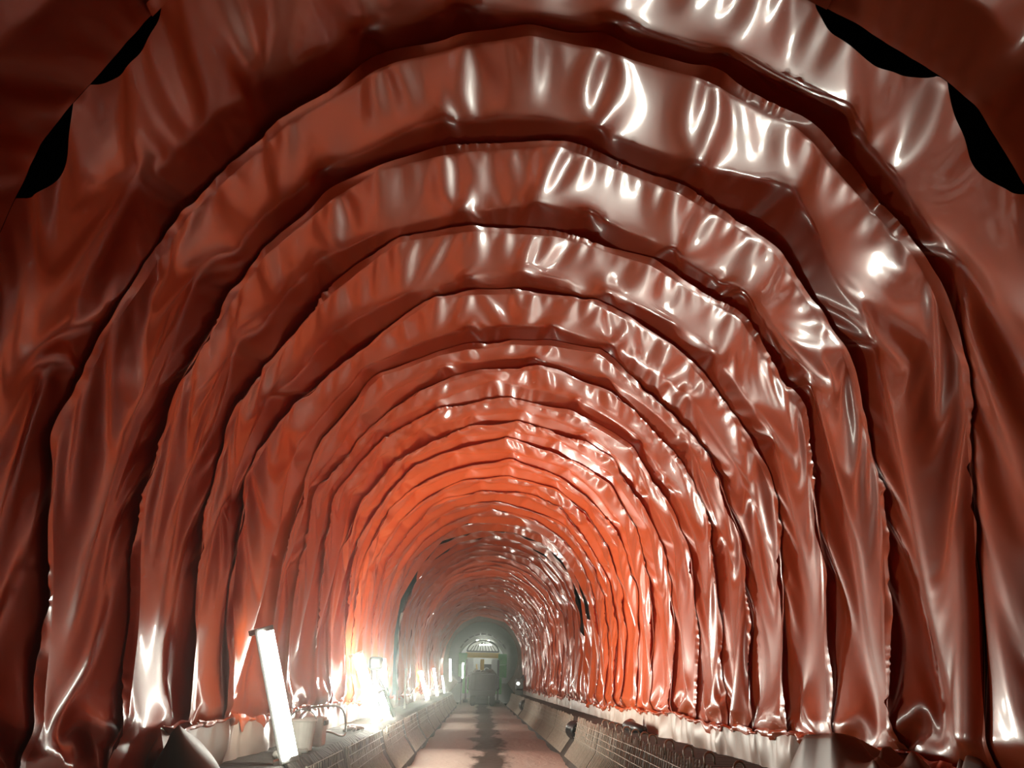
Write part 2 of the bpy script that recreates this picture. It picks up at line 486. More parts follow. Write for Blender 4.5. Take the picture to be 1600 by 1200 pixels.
        l1 = np.sqrt((np.diff(X, axis=2) ** 2).sum(0)) / Lt; l2 = np.sqrt((np.diff(X, axis=1) ** 2).sum(0)) / Ls
        print('strain', np.percentile(l1, [1, 50, 90, 99]).round(3), np.percentile(l2, [1, 50, 90, 99]).round(3))
        print('level', lv, X.shape, round(time.time() - T0, 1))
    return X, nt

NEAR, nt_near = simulate(0, NEAR_N, 3, 101, 10, (400, 300, 200), 3)
FAR, nt_far = simulate(NEAR_N, N_SHEETS, 2, 91, 9, (300, 250), 4)

def smooth_grid(X, n=1):
    for _ in range(n):
        Y = X.copy()
        Y[:, 1:-1, 1:-1] = 0.5 * X[:, 1:-1, 1:-1] + 0.125 * (X[:, :-2, 1:-1] + X[:, 2:, 1:-1] + X[:, 1:-1, :-2] + X[:, 1:-1, 2:])
        X = Y
    return X
NEAR = smooth_grid(NEAR, 2)
def tuck(X):                                           # the foot of the membrane runs behind the fleece skirt
    t = np.clip((1.42 - X[2]) / 0.2, 0, 1)
    X[0] = X[0] * (1 - t) + np.sign(X[0]) * np.maximum(abs(X[0]), 2.86) * t
    return X
NEAR, FAR = tuck(NEAR), tuck(FAR)
_sn, _sfar = np.linspace(0, 1, NEAR.shape[1]), np.linspace(0, 1, FAR.shape[1])   # the far run starts on the near run's last seam
for c in range(3): FAR[c, :, 0] = np.interp(_sfar, _sn, NEAR[c, :, -1]) + (0.03 if c == 1 else 0)
ORD = ['first','second','third','fourth','fifth','sixth','seventh','eighth','ninth','tenth','eleventh','twelfth','thirteenth','fourteenth','fifteenth','sixteenth','seventeenth','eighteenth','nineteenth','twentieth']
TENS = {2: 'twenty', 3: 'thirty', 4: 'forty', 5: 'fifty'}
def ordinal(n):
    if n <= 20: return ORD[n - 1]
    if n % 10 == 0: return TENS[n // 10][:-1] + 'ieth'
    return TENS[n // 10] + '-' + ORD[n % 10 - 1]

GAPS = {}                                              # sheet -> lens-shaped openings (s0, s1, width) along its near seam
def gap_px(k, a, b, w):
    p, q = backproject(*a), backproject(*b)
    if p and q: GAPS.setdefault(k, []).append((min(p[0], q[0]), max(p[0], q[0]), w))
gap_px(1, (8, 305), (92, 148), .22); gap_px(1, (120, 118), (238, -5), .14)
gap_px(1, (1290, -15), (1500, 85), .22); gap_px(1, (1508, 105), (1625, 300), .26)
_mid = np.median(seam_D, axis=1)
K1 = int(np.argmin(abs(_mid - 27.4)))
GAPS[K1] = [(SLEN * -.1, SLEN * .345, 2.6), (SLEN * .36, SLEN * .41, .8), (SLEN * .43, SLEN * .46, .6), (SLEN * .50, SLEN * .53, .9), (SLEN * .545, SLEN * .61, .7), (SLEN * .64, SLEN * .70, .7), (SLEN * .73, SLEN * .86, 1.0)]
GAPS[K1 + 1] = [(SLEN * -.1, SLEN * .30, .9), (SLEN * .33, SLEN * .40, .8), (SLEN * .46, SLEN * .49, .5), (SLEN * .60, SLEN * .66, .6)]
GAPS[K1 - 1] = [(SLEN * .72, SLEN * .82, .9), (SLEN * .41, SLEN * .45, .5)]
def make_sheet(k, X, j0, j1, refine):
    P = X[:, :, j0:j1 + 1]
    if refine: P = up2(up2(P, 1), 2)
    P = P.copy(); _e = P[:, :, 1] - P[:, :, 0]; P[:, :, 0] += _e * np.minimum(0.4, 0.004 / (np.sqrt((_e * _e).sum(0)) + 1e-9))
    G = np.moveaxis(P, 0, -1)
    if k in GAPS:                                      # the edge is drawn back where the seam gapes
        ss = np.linspace(0, SLEN, G.shape[0]); n_ = G.shape[1]
        w_s = np.zeros(len(ss))
        for (a_, b_, w_) in GAPS[k]:
            w_s = np.maximum(w_s, w_ * np.sin(math.pi * np.clip((ss - a_) / (b_ - a_), 0, 1)) ** 0.75)
        f_ = np.clip(w_s / (G[:, -1, 1] - G[:, 0, 1]), 0, 0.995)[:, None]
        jj = np.arange(n_)[None] * (1 - f_) + f_ * (n_ - 1)
        j_ = np.minimum(jj.astype(int), n_ - 2); t_ = (jj - j_)[..., None]; r_i = np.arange(len(ss))[:, None]
        G = G[r_i, j_] * (1 - t_) + G[r_i, j_ + 1] * t_
    o = grid_mesh('membrane_sheet', G, M_MEM)
    tone = 'dark red' if k < 4 else 'red-orange' if k < 9 else 'orange'
    tag(o, f'glossy {tone} membrane sheet, {ordinal(k + 1)} arched band counted from the camera', 'membrane sheet', 'membrane sheets lining the tunnel')
    # the welded lip of the sheet, lapped over the sheet in front of it
    if j0 >= 3:
        B = X[:, :, j0 - 3:j0 + 1]
        if refine: B = up2(B, 1)
        seam = B[:, :, -1]; prev = B[:, :, 0]
        t = prev - seam; t = t / (np.sqrt((t * t).sum(0)) + 1e-9)
        sd = np.gradient(seam, axis=1); sd /= np.sqrt((sd * sd).sum(0)) + 1e-9
        n = np.cross(t.T, sd.T).T
        cdir = np.stack([-seam[0], 0 * seam[0], CEN_Z - seam[2]]); n = np.where((n * cdir).sum(0) < 0, -n, n)
        n /= np.sqrt((n * n).sum(0)) + 1e-9
        ns = seam.shape[1]
        per = ns / SLEN
        big = np.clip(0.5 + snoise(ns, 0.5 * per, 50 + k, 0.8), 0, 1.6)
        ruf = np.abs(snoise(ns, 0.05 * per, 80 + k)) * np.clip(snoise(ns, 0.6 * per, 120 + k, 1.2), 0, 1)
        W = np.array([0, .25, .5, .75, 1.0])
        wid = 0.09 + snoise(ns, 0.3 * per, 33 + k, 0.008)
        pl_ = B[:, :, ::-1]                              # follow the sheet in front, seam first
        sg = np.sqrt((np.diff(pl_, axis=2) ** 2).sum(0)); cu = np.concatenate([np.zeros((ns, 1)), np.cumsum(sg, 1)], 1)
        def along(dst):
            out = np.empty((3, ns))
            for m_ in range(sg.shape[1]):
                inn = (dst >= cu[:, m_]) if m_ else np.ones(ns, bool)
                tt = (dst - cu[:, m_]) / sg[:, m_]
                out[:, inn] = (pl_[:, :, m_] + (pl_[:, :, m_ + 1] - pl_[:, :, m_]) * tt)[:, inn]
            return out
        lip = np.stack([along(wid * w) - (t * 0.005 if w == 0 else 0) + n * (0.007 + 0.008 * w + (0.034 * big * w ** 1.3 + 0.016 * ruf * w)) for w in W], 0)   # (5,3,ns)
        lm = None
        if k in GAPS:
            ss = np.linspace(0, SLEN, ns); bad = np.zeros(ns, bool)
            for (a_, b_, w_) in GAPS[k]: bad |= (ss > a_ + .1) & (ss < b_ - .1)
            run = np.zeros(ns, bool); st = None; best = (0, 0)
            for i_ in range(ns + 1):
                if i_ < ns and not bad[i_]:
                    st = i_ if st is None else st
                elif st is not None:
                    if i_ - st > best[1] - best[0]: best = (st, i_)
                    st = None
            bad[:] = True; bad[best[0]:best[1]] = False
            lm = np.broadcast_to(~(bad[:-1] | bad[1:])[:, None], (ns - 1, 4))
        grid_mesh('weld_lip', np.moveaxis(lip, 1, -1).transpose(1, 0, 2), M_MEM, o, mask=lm)
    return o
for k in range(NEAR_N):
    make_sheet(k, NEAR, k * nt_near, (k + 1) * nt_near, k < 11)
for k in range(NEAR_N, N_SHEETS):
    q = k - NEAR_N
    make_sheet(k, FAR, q * nt_far, (q + 1) * nt_far, False)
print('sheets built', round(time.time() - T0, 1))

# ------------------------------------------------------------------ tunnel shell
s = np.linspace(0, SLEN, 121); px, pz = prof_at(s); nx, nz = prof_normal(s)
ys = np.linspace(-0.5, 66, 60)
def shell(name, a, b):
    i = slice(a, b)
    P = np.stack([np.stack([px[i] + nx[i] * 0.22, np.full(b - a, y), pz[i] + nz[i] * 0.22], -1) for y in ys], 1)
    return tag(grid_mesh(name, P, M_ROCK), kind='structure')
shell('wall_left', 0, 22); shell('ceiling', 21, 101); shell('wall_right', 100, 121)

# ------------------------------------------------------------------ tube lights
TUBE_COL = (1.0, 1.0, 0.87)
M_HOUSING = plain('lamp_housing', (0.55, 0.56, 0.55), 0.4)
def tube_light(a, b, w, label, m=None, yaw=0.0):
    a, b = Vector(a), Vector(b)
    root = empty('tube_light', a)
    L = (b - a).length
    zax = (b - a).normalized(); xax = Vector((math.cos(yaw), math.sin(yaw), 0)); xax = (xax - zax * xax.dot(zax)).normalized(); yax = zax.cross(xax)
    R = Matrix((xax, yax, zax)).transposed()
    root.rotation_euler = R.to_euler()
    bm = bmesh.new(); add_box(bm, (-0.03, 0, L / 2), (0.03, w * 1.05, L), bevel=0.004); obj('housing', bm, M_HOUSING, root)
    bm = bmesh.new(); 
    arc = [(0.62 * w * math.cos(t), 0.56 * w * math.sin(t)) for t in np.linspace(-1.62, 1.62, 13)]
    lo = [bm.verts.new((x, y, .04)) for x, y in arc]; hi = [bm.verts.new((x, y, L - .04)) for x, y in arc]
    for i in range(12): bm.faces.new((lo[i], lo[i + 1], hi[i + 1], hi[i]))
    bm.faces.new(lo[::-1]); bm.faces.new(hi)
    obj('tube', bm, m, root)
    for z in (0.0, L - 0.05):
        bm = bmesh.new(); add_box(bm, (0.02, 0, z + 0.025), (w * 1.1, w, 0.05), bevel=0.006); obj('end_cap', bm, M_HOUSING, root)
    tag(root, label, 'lamp', 'work lights along the left wall')
    return root
LAMPS = [((-2.19, 9.25, .90), (-2.56, 9.15, 2.15), .22, 0.09), ((-2.24, 17.6, .90), (-2.72, 17.5, 2.15), .23, 0.86), ((-2.47, 21.4, .90), (-2.64, 21.4, 2.14), .20, 0.6),  # tubes made as wide as their glow, not their true width
         ((-2.36, 37, .90), (-2.74, 37, 2.03), .19, 0.52), ((-2.46, 48, .90), (-2.72, 48, 2.30), .15, 0.34), ((-2.45, 58, .90), (-2.66, 58, 2.0), .13, 0.16), ((-2.30, 64, 1.6), (-2.40, 64, 3.15), .18, 0.16)]
for n, (a, b, w, pw) in enumerate(LAMPS):
    tube_light(a, b, w, f'lit white tube lamp leaning on the left wall, {ordinal(n + 1)} from the camera', emit('tube_light_%d' % n, TUBE_COL, TUBE_POWER * pw), math.radians(12) if n == 0 else 0.0)

# ------------------------------------------------------------------ floor, kerbs, rebar
def floor_mat():
    m, nt, b = mat_new('trodden_dirt')
    tc = nt.nodes.new('ShaderNodeTexCoord'); sp = nt.nodes.new('ShaderNodeSeparateXYZ')
    nt.links.new(tc.outputs['Object'], sp.inputs[0])
    mp = nt.nodes.new('ShaderNodeMapping'); mp.inputs['Scale'].default_value = (1.0, 0.45, 1.0)
    nt.links.new(tc.outputs['Object'], mp.inputs[0])
    n = nt.nodes.new('ShaderNodeTexNoise'); n.inputs['Scale'].default_value = 1.5; n.inputs['Detail'].default_value = 7; n.inputs['Roughness'].default_value = 0.62
    nt.links.new(mp.outputs[0], n.inputs['Vector'])
    def math_(op, a, bv):
        k = nt.nodes.new('ShaderNodeMath'); k.operation = op
        for i, v in enumerate((a, bv)):
            if isinstance(v, (int, float)): k.inputs[i].default_value = v
            elif v is not None: nt.links.new(v, k.inputs[i])
        return k.outputs[0]
    d = math_('ABSOLUTE', math_('SUBTRACT', sp.outputs[0], 0.05), None)
    w = math_('ADD', d, math_('MULTIPLY', math_('SUBTRACT', n.outputs['Fac'], 0.5), 1.5))
    cr = nt.nodes.new('ShaderNodeValToRGB')
    e = cr.color_ramp.elements
    e[0].position = 0.30; e[0].color = (0.035, 0.026, 0.018, 1)
    e[1].position = 0.50; e[1].color = (0.31, 0.275, 0.235, 1)
    x = e.new(1.0); x.color = (0.36, 0.31, 0.265, 1)
    nt.links.new(w, cr.inputs[0]); nt.links.new(cr.outputs[0], b.inputs['Base Color'])
    mr = nt.nodes.new('ShaderNodeMapRange'); mr.inputs[1].default_value = .3; mr.inputs[2].default_value = .5; mr.inputs[3].default_value = 0.75; mr.inputs[4].default_value = 0.95
    nt.links.new(w, mr.inputs[0]); nt.links.new(mr.outputs[0], b.inputs['Roughness'])
    n2 = nt.nodes.new('ShaderNodeTexNoise'); n2.inputs['Scale'].default_value = 9; n2.inputs['Detail'].default_value = 9
    nt.links.new(tc.outputs['Object'], n2.inputs['Vector'])
    bp = nt.nodes.new('ShaderNodeBump'); bp.inputs['Strength'].default_value = 0.6; bp.inputs['Distance'].default_value = 0.04
    nt.links.new(n2.outputs['Fac'], bp.inputs['Height']); nt.links.new(bp.outputs[0], b.inputs['Normal'])
    return m
M_DIRT = floor_mat()
ny = 700; yy = np.linspace(-0.5, 98, ny); xx = np.linspace(-1.86, 1.86, 40)
und = 0.075 * np.sin(2 * math.pi * (yy - 1.3) / 5.2 + snoise(ny, 90, 7, 0.5)) + snoise(ny, 12, 8, 0.010)
ZF = und[None, :] * np.clip(1.15 - (xx[:, None] / 2.2) ** 2, 0, 1) - 0.05
rgh = np.random.default_rng(3).standard_normal((40, ny)) * 0.006
P = np.stack([np.broadcast_to(xx[:, None], (40, ny)), np.broadcast_to(yy, (40, ny)), ZF + rgh], -1)
tag(grid_mesh('floor', P, M_DIRT), kind='structure')

def kerb_mat():
    m, nt, b = mat_new('striated_concrete')
    tc = nt.nodes.new('ShaderNodeTexCoord')
    w = nt.nodes.new('ShaderNodeTexWave'); w.bands_direction = 'Y'; w.inputs['Scale'].default_value = 2.3; w.inputs['Distortion'].default_value = 1.2; w.inputs['Detail'].default_value = 3
    nt.links.new(tc.outputs['Object'], w.inputs['Vector'])
    n = nt.nodes.new('ShaderNodeTexNoise'); n.inputs['Scale'].default_value = 2.0; n.inputs['Detail'].default_value = 6
    nt.links.new(tc.outputs['Object'], n.inputs['Vector'])
    mm = nt.nodes.new('ShaderNodeMath'); mm.operation = 'MULTIPLY'
    nt.links.new(w.outputs['Fac'], mm.inputs[0]); nt.links.new(n.outputs['Fac'], mm.inputs[1])
    cr = nt.nodes.new('ShaderNodeValToRGB')
    cr.color_ramp.elements[0].color = (0.018, 0.014, 0.011, 1); cr.color_ramp.elements[1].color = (0.075, 0.06, 0.048, 1); cr.color_ramp.elements[1].position = 0.6
    nt.links.new(mm.outputs[0], cr.inputs[0]); nt.links.new(cr.outputs[0], b.inputs['Base Color'])
    b.inputs['Roughness'].default_value = 0.85
    bp = nt.nodes.new('ShaderNodeBump'); bp.inputs['Strength'].default_value = 0.7; bp.inputs['Distance'].default_value = 0.03
    nt.links.new(w.outputs['Fac'], bp.inputs['Height']); nt.links.new(bp.outputs[0], b.inputs['Normal'])
    return m
M_KERB = kerb_mat()
KERB = [(1.74, -0.12), (1.80, 0.03), (1.90, 0.17), (2.02, 0.36), (2.06, 0.44), (2.12, 0.80), (2.20, 0.88), (3.1, 0.90)]
for side, nm in ((-1, 'trim_1'), (1, 'trim_2')):
    yk = np.linspace(-0.5, 66, 260)
    jit = np.random.default_rng(20 + side).standard_normal((len(KERB), 260)) * 0.012
    jit[0] = 0; jit[-1] = 0
    P = np.stack([np.stack([np.full(260, side * x) + jit[i], yk, np.full(260, z) + jit[i] * .7], -1) for i, (x, z) in enumerate(KERB)], 0)
    tag(grid_mesh(nm, P, M_KERB), kind='structure')

M_BAR = plain('bare_rebar', (0.30, 0.26, 0.20), 0.55, noise=0.4, nscale=20)
M_BACK = plain('kerb_fleece', (0.15, 0.125, 0.10), 0.9, noise=0.3, nscale=4)
def rebar_mat(side, y0, y1, label, hooks=0, seed=0):
    g = random.Random(seed)
    root = empty('rebar_mat', (side * 2.03, y0, 0.40))
    bm = bmesh.new()
    n = int((y1 - y0) / 0.15)
    for i in range(n):
        y = i * 0.15 + g.uniform(-.015, .015)
        top = 0.47 + g.uniform(-0.02, 0.03) - (0.13 if side < 0 else 0)
        add_tube(bm, [(side * -0.26, y, -0.34), (side * -0.02, y, 0.0), (side * 0.065, y + g.uniform(-.02, .02), top - .07), (side * 0.075, y + g.uniform(-.03, .03), top + .05)], 0.011, 5)
    obj('vertical_bars', bm, M_BAR, root)
    bm = bmesh.new()
    for (x, z) in ((0.0, 0.06), (0.02, 0.17), (0.045, 0.28), (0.07, 0.39)):
        add_tube(bm, [(side * (x - 0.014), 0, z + 0.01), (side * (x - 0.014), (y1 - y0) / 2, z + g.uniform(-.01, .02)), (side * (x - 0.014), y1 - y0, z + 0.01)], 0.006, 5)
    obj('cross_bars', bm, M_BAR, root)
    for h in range(hooks):
        y = 0.35 + h * (y1 - y0 - 0.6) / max(1, hooks - 1) + g.uniform(-.1, .1)
        bm = bmesh.new()
        pts = [(side * 0.10, y, 0.44)] + [(side * (0.17 - 0.07 * math.cos(a)), y + .04 * a, 0.55 + 0.075 * math.sin(a)) for a in np.linspace(0, math.pi * 1.05, 9)] + [(side * 0.25, y + .14, 0.50)]
        add_tube(bm, pts, 0.013, 6); obj('hook', bm, M_BAR, root, True)
    tag(root, label, 'rebar', 'rebar mats along the kerbs')
yb = 8.0; q = 0
while yb < 65:
    L = 4.4
    for side, w in ((-1, 'left'), (1, 'right')):
        a = yb + (0.6 if side > 0 else 0)
        hk = (5 if q == 0 else 6 if q == 1 else 0) if side > 0 else 0
        ex = ' with hooked bar ends' if hk else ''
        rebar_mat(side, a, a + (L if side < 0 else 4.0 if q in (2, 7) else 4.86), f'pale steel rebar mat along the {w} kerb{ex}, {ordinal(q + 1)} from the camera', hk, q * 2 + side)
    yb += 4.9; q += 1

# ------------------------------------------------------------------ fleece skirts behind the kerbs
M_FLEECE = plain('fleece', (0.50, 0.41, 0.34), 0.42, noise=0.12, nscale=5)
M_FLEECE2 = plain('torn_edge', (0.55, 0.13, 0.06), 0.35)
def skirt(side, y0, y1, label, seed, ztop=1.28, amp=0.05):
    ny_ = int((y1 - y0) / 0.05); nz_ = 18
    y = np.linspace(y0, y1, ny_); t = np.linspace(0, 1, nz_)
    zt = ztop + snoise(ny_, 26, seed, 0.05) + snoise(ny_, 4, seed + 1, 0.018)
    f1 = snoise(ny_, 7, seed + 2, amp); f2 = snoise(ny_, 3, seed + 3, amp * 0.6); f3 = snoise(ny_, 12, seed + 4, amp)
    X = 2.81 - (np.abs(f1)[None] * (0.4 + 0.6 * np.sin(math.pi * t[:, None])) + np.abs(f2)[None] * (t[:, None] ** 2) + np.abs(f3)[None] * (1 - t[:, None]) * 0.8)
    Z = 0.89 + (zt[None] - 0.89) * t[:, None]
    P = np.stack([side * X, np.broadcast_to(y, X.shape), Z], -1)
    o = grid_mesh('fleece_skirt', P, M_FLEECE)
    tag(o, label, 'fleece', 'fleece skirts at the foot of the membrane')
    # ruffled hem of membrane welded along its top
    W = np.linspace(0, 1, 6)
    r = np.abs(snoise(ny_, 2.2, seed + 7, 0.03))
    hem = np.stack([np.stack([side * (X[-1] - 0.012 - r * np.sin(math.pi * w)), y, zt - 0.05 * w * (0.4 + np.abs(snoise(ny_, 5, seed + 9))) + 0.02], -1) for w in W], 0)
    grid_mesh('hem', hem, M_MEM, o)
    return o
skirt(1, 5.5, 17.0, 'pale beige fleece skirt with ruffled hem at the foot of the near right wall', 300)
skirt(1, 17.1, 36, 'pale beige fleece strip along the middle of the right wall foot, behind the black pipe', 320, 1.2, 0.02)
skirt(1, 36.1, 65.5, 'distant pale fleece strip at the right wall foot near the portal', 340, 1.2, 0.02)
skirt(-1, 7.3, 16.5, 'bright white fleece skirt behind the nearest tube lamp', 360, 1.3, 0.05)
skirt(-1, 16.6, 36, 'white fleece skirt on the left wall foot behind the second and third lamps', 380, 1.22, 0.03)
skirt(-1, 36.1, 65.5, 'distant white fleece skirt on the left wall foot near the portal', 400, 1.2, 0.02)

# ------------------------------------------------------------------ portal and lined tunnel beyond
M_CONC = plain('lining_concrete', (0.15, 0.12, 0.09), 0.85, noise=0.35, nscale=1.5, bump=0.5, bscale=12)
M_CONC2 = plain('lining_panels', (0.06, 0.075, 0.05), 0.8, noise=0.3, nscale=1.0)
RC, RR = 3.35, 2.52
ca = np.linspace(-2.35, 2.35, 61)                      # angle from the crown
inner = np.stack([RR * np.sin(ca), RC + RR * np.cos(ca)], 1)
so = np.linspace(0, SLEN, 61); ox, oz = prof_at(so)
outer = np.stack([ox * 1.09, np.maximum(oz + 0.16 * (oz > 5), 0) ], 1)
outer[0, 1] = outer[-1, 1] = -0.1
P = np.stack([np.stack([np.interp(w, [0, 1], [0, 1]) * (inner[:, 0] - outer[:, 0]) + outer[:, 0], np.full(61, 66.02 + (0.35 if w > .45 else 0) + (.25 if w > .75 else 0)), w * (inner[:, 1] - outer[:, 1]) + outer[:, 1]], -1) for w in (0, .2, .44, .46, .74, .76, 1.0)], 1)
tag(grid_mesh('trim_3', P, M_CONC, smooth=False), kind='structure')
yl = np.arange(66.6, 98.1, 0.25)
rib = 0.10 * ((np.arange(len(yl)) // 3) % 2)
P = np.stack([np.stack([(RR + r) * np.sin(ca), np.full(61, y), RC + (RR + r) * np.cos(ca)], -1) for y, r in zip(yl, rib)], 1)
tag(grid_mesh('ceiling.001', P, M_CONC2, smooth=False), kind='structure')
bm = bmesh.new(); add_box(bm, (0, 98.1, 3), (7, .2, 7)); tag(obj('wall_back', bm, plain('pale_back', (.6, .62, .58), .8)), kind='structure')  # end wall added in white, lit to glow through the gantry arch

M_GREEN = plain('green_paint', (0.12, 0.42, 0.13), 0.5, noise=0.25, nscale=3)
M_YEL = plain('yellow_paint', (0.72, 0.50, 0.08), 0.5, noise=0.15, nscale=3)
M_WHITE = plain('white_sheeting', (0.62, 0.64, 0.64), 0.6, noise=0.1, nscale=2)
M_DARKST = plain('dark_steel', (0.05, 0.05, 0.048), 0.5, noise=0.3, nscale=5)
M_GREYST = plain('grey_steel', (0.05, 0.048, 0.043), 0.45, noise=0.3, nscale=5)
# formwork gantry
gt = empty('formwork_gantry', (0, 76, 0))
tag(gt, 'green and white formwork gantry with a yellow cross beam under the lined tunnel', 'gantry')
bm = bmesh.new(); add_box(bm, (0, 0, 3.75), (2.75, .3, .30), bevel=.02); add_box(bm, (0, -.02, 3.93), (2.85, .36, .05)); add_box(bm, (0, -.02, 3.57), (2.85, .36, .05)); obj('cross_beam', bm, M_YEL, gt)
for sx in (-1, 1):
    bm = bmesh.new()
    for z0, z1, x0 in ((0.7, 2.0, 1.38), (2.0, 3.0, 1.66), (3.0, 3.9, 1.66)):
        add_box(bm, (sx * x0, 0, (z0 + z1) / 2), (.5 if z0 < 1 else .72, .5, z1 - z0 - .02), bevel=.03)
    obj('side_panel', bm, M_GREEN, gt)
    bm = bmesh.new(); add_box(bm, (sx * 1.05, .1, 1.9), (.62, .12, 3.1), bevel=.01); obj('door_panel', bm, M_WHITE, gt)
    bm = bmesh.new(); add_box(bm, (sx * 1.32, -.2, 1.7), (.16, .2, 3.4), bevel=.02); add_box(bm, (sx * 1.32, -.2, .12), (.4, .5, .24), bevel=.02); obj('leg', bm, M_GREYST, gt)
bm = bmesh.new(); add_box(bm, (.35, .4, 2.5), (.78, .1, 1.1), bevel=.02); obj('cable_board', bm, M_DARKST, gt)
bm = bmesh.new()
for i in range(24):
    a0, a1 = 2 * math.pi * i / 24, 2 * math.pi * (i + 1) / 24
add_tube(bm, [(.35 + .2 * math.cos(t), .33, 2.55 + .2 * math.sin(t)) for t in np.linspace(0, 2 * math.pi, 25)[:-1]], .05, 6, closed=True); obj('hose_reel', bm, M_WHITE, gt, True)
bm = bmesh.new()
add_box(bm, (0, .15, 4.05), (2.7, .2, .12))
arc = [(1.35 * math.sin(t) * 1.0, .15, 3.95 + 1.0 * math.cos(t)) for t in np.linspace(-1.45, 1.45, 15)]
add_tube(bm, arc, .07, 6)
for x in np.linspace(-1.1, 1.1, 9):
    add_tube(bm, [(x, .15, 4.05), (x * .8 + .1 * (1 if x < 0 else -1), .15, 4.85 - .32 * abs(x))], .035, 5)
obj('lattice', bm, M_GREYST, gt)
# ring of segment shutters around the crown of the gantry
bm = bmesh.new()
for t in np.linspace(-1.0, 1.0, 9):
    R = Matrix.Rotation(t, 3, 'Y')
    add_box(bm, (2.1 * math.sin(t), .6, RC + 2.1 * math.cos(t)), (.42, .9, .14), rot=R, bevel=.02)
obj('crown_shutter', bm, M_GREYST, gt)
for x, z0 in ((-1.98, 1.4), (1.98, 1.4)):
    bm = bmesh.new(); add_box(bm, (x, .3, 2.9), (.12, .14, 1.6), bevel=.02); obj('strut', bm, M_GREYST, gt)
# fill lamps added inside the lined tunnel to whiten its back wall
def fill_lamp(loc, label):
    root = empty('tube_light', loc)
    bm = bmesh.new(); add_box(bm, (0, 0, 0.06), (1.3, .2, .05), bevel=.01); obj('housing', bm, M_HOUSING, root)
    bm = bmesh.new(); add_tube(bm, [(-.6, 0, 0), (.6, 0, 0)], .05, 8); obj('tube', bm, emit('fill_tube', TUBE_COL, 220), root, True)
    bm = bmesh.new(); add_tube(bm, [(0, 0, .08), (0, 0, RC + RR - loc[2] + .04)], .012, 6); obj('hanger', bm, M_DARKST, root)
    tag(root, label, 'lamp', 'fill lights added in the lined tunnel')
fill_lamp((0.0, 86, 5.35), 'added white fill light hung under the crown behind the formwork gantry, nearer of the two')
fill_lamp((0.3, 94.5, 5.3), 'added white fill light hung under the crown deep behind the formwork gantry, farther of the two')

_sl = tube_light((-1.58, 71, 1.85), (-1.58, 71, 3.05), .14, 'small white tube lamp added as fill inside the lined tunnel, left of the formwork gantry', emit('side_fill_tube', TUBE_COL, 70))  # added to light the lined tunnel, set at a white patch by the gantry
bm = bmesh.new(); add_tube(bm, [(-.05, 0, -1.9), (-.05, 0, 0.0)], .03, 6); obj('stand', bm, M_DARKST, _sl)

# dump truck seen from behind
dt = empty('dumper', (0.02, 64.5, 0.0))
tag(dt, 'dark grey dump truck seen from behind on the tunnel floor at the portal', 'dump truck')
bm = bmesh.new()
sec = [(-.86, .72), (-1.0, 1.25), (-1.0, 2.0), (-.92, 2.28), (.92, 2.28), (1.0, 2.0), (1.0, 1.25), (.86, .72)]
f = [bm.verts.new((x, 0, z)) for x, z in sec]; r = [bm.verts.new((x * 1.02, 2.8, z + .06)) for x, z in sec]
bm.faces.new(f); bm.faces.new(r[::-1])
for i in range(8): bm.faces.new((f[i], r[i], r[(i + 1) % 8], f[(i + 1) % 8]))
bmesh.ops.bevel(bm, geom=list(bm.edges), offset=.05, segments=2, affect='EDGES')
obj('tub', bm, M_GREYST, dt)
bm = bmesh.new(); add_box(bm, (0, -.06, 1.62), (1.7, .08, 1.1), bevel=.04)
for x in (-.6, 0, .6): add_box(bm, (x, -.11, 1.62), (.07, .06, 1.0), bevel=.015)
obj('tailgate', bm, M_GREYST, dt)
bm = bmesh.new(); add_box(bm, (0, 1.3, .62), (.7, 3.4, .28), bevel=.03); obj('chassis', bm, M_DARKST, dt)
for y in (.45, 2.9):
    for sx in (-1, 1):
        bm = bmesh.new()
        bmesh.ops.create_cone(bm, cap_ends=True, segments=24, radius1=.42, radius2=.42, depth=.36, matrix=Matrix.Translation((sx * .68, y, .45)) @ Matrix.Rotation(math.pi / 2, 4, 'Y'))
        bmesh.ops.bevel(bm, geom=[e for e in bm.edges if len(e.link_faces) == 2 and max(len(f_.verts) for f_ in e.link_faces) > 4], offset=.06, segments=2, affect='EDGES')
        w = obj('wheel', bm, M_DARKST, dt)
        bm = bmesh.new(); bmesh.ops.create_cone(bm, cap_ends=True, segments=16, radius1=.2, radius2=.17, depth=.05, matrix=Matrix.Translation((sx * .87, y, .45)) @ Matrix.Rotation(math.pi / 2, 4, 'Y')); obj('hub', bm, M_GREYST, w)
bm = bmesh.new(); add_box(bm, (-.1, 3.6, 1.5), (1.4, 1.0, 1.5), bevel=.08); obj('cab', bm, M_DARKST, dt)
for sx in (-1, 1):
    bm = bmesh.new(); add_tube(bm, [(sx * .98, .3, 2.05), (sx * 1.12, .25, 2.0), (sx * 1.14, .25, 1.2), (sx * .98, .3, 1.1)], .03, 6); obj('grab_rail', bm, M_DARKST, dt, True)
bm = bmesh.new()
for k in range(26): 
    rr_ = random.uniform(.1, .2)
    bmesh.ops.create_icosphere(bm, subdivisions=1, radius=rr_, matrix=Matrix.Translation((random.uniform(-.75, .75), random.uniform(.3, 2.5), 2.28 + random.uniform(-.08, .12))))
obj('load', bm, plain('muck', (.10, .085, .07), .95), dt)
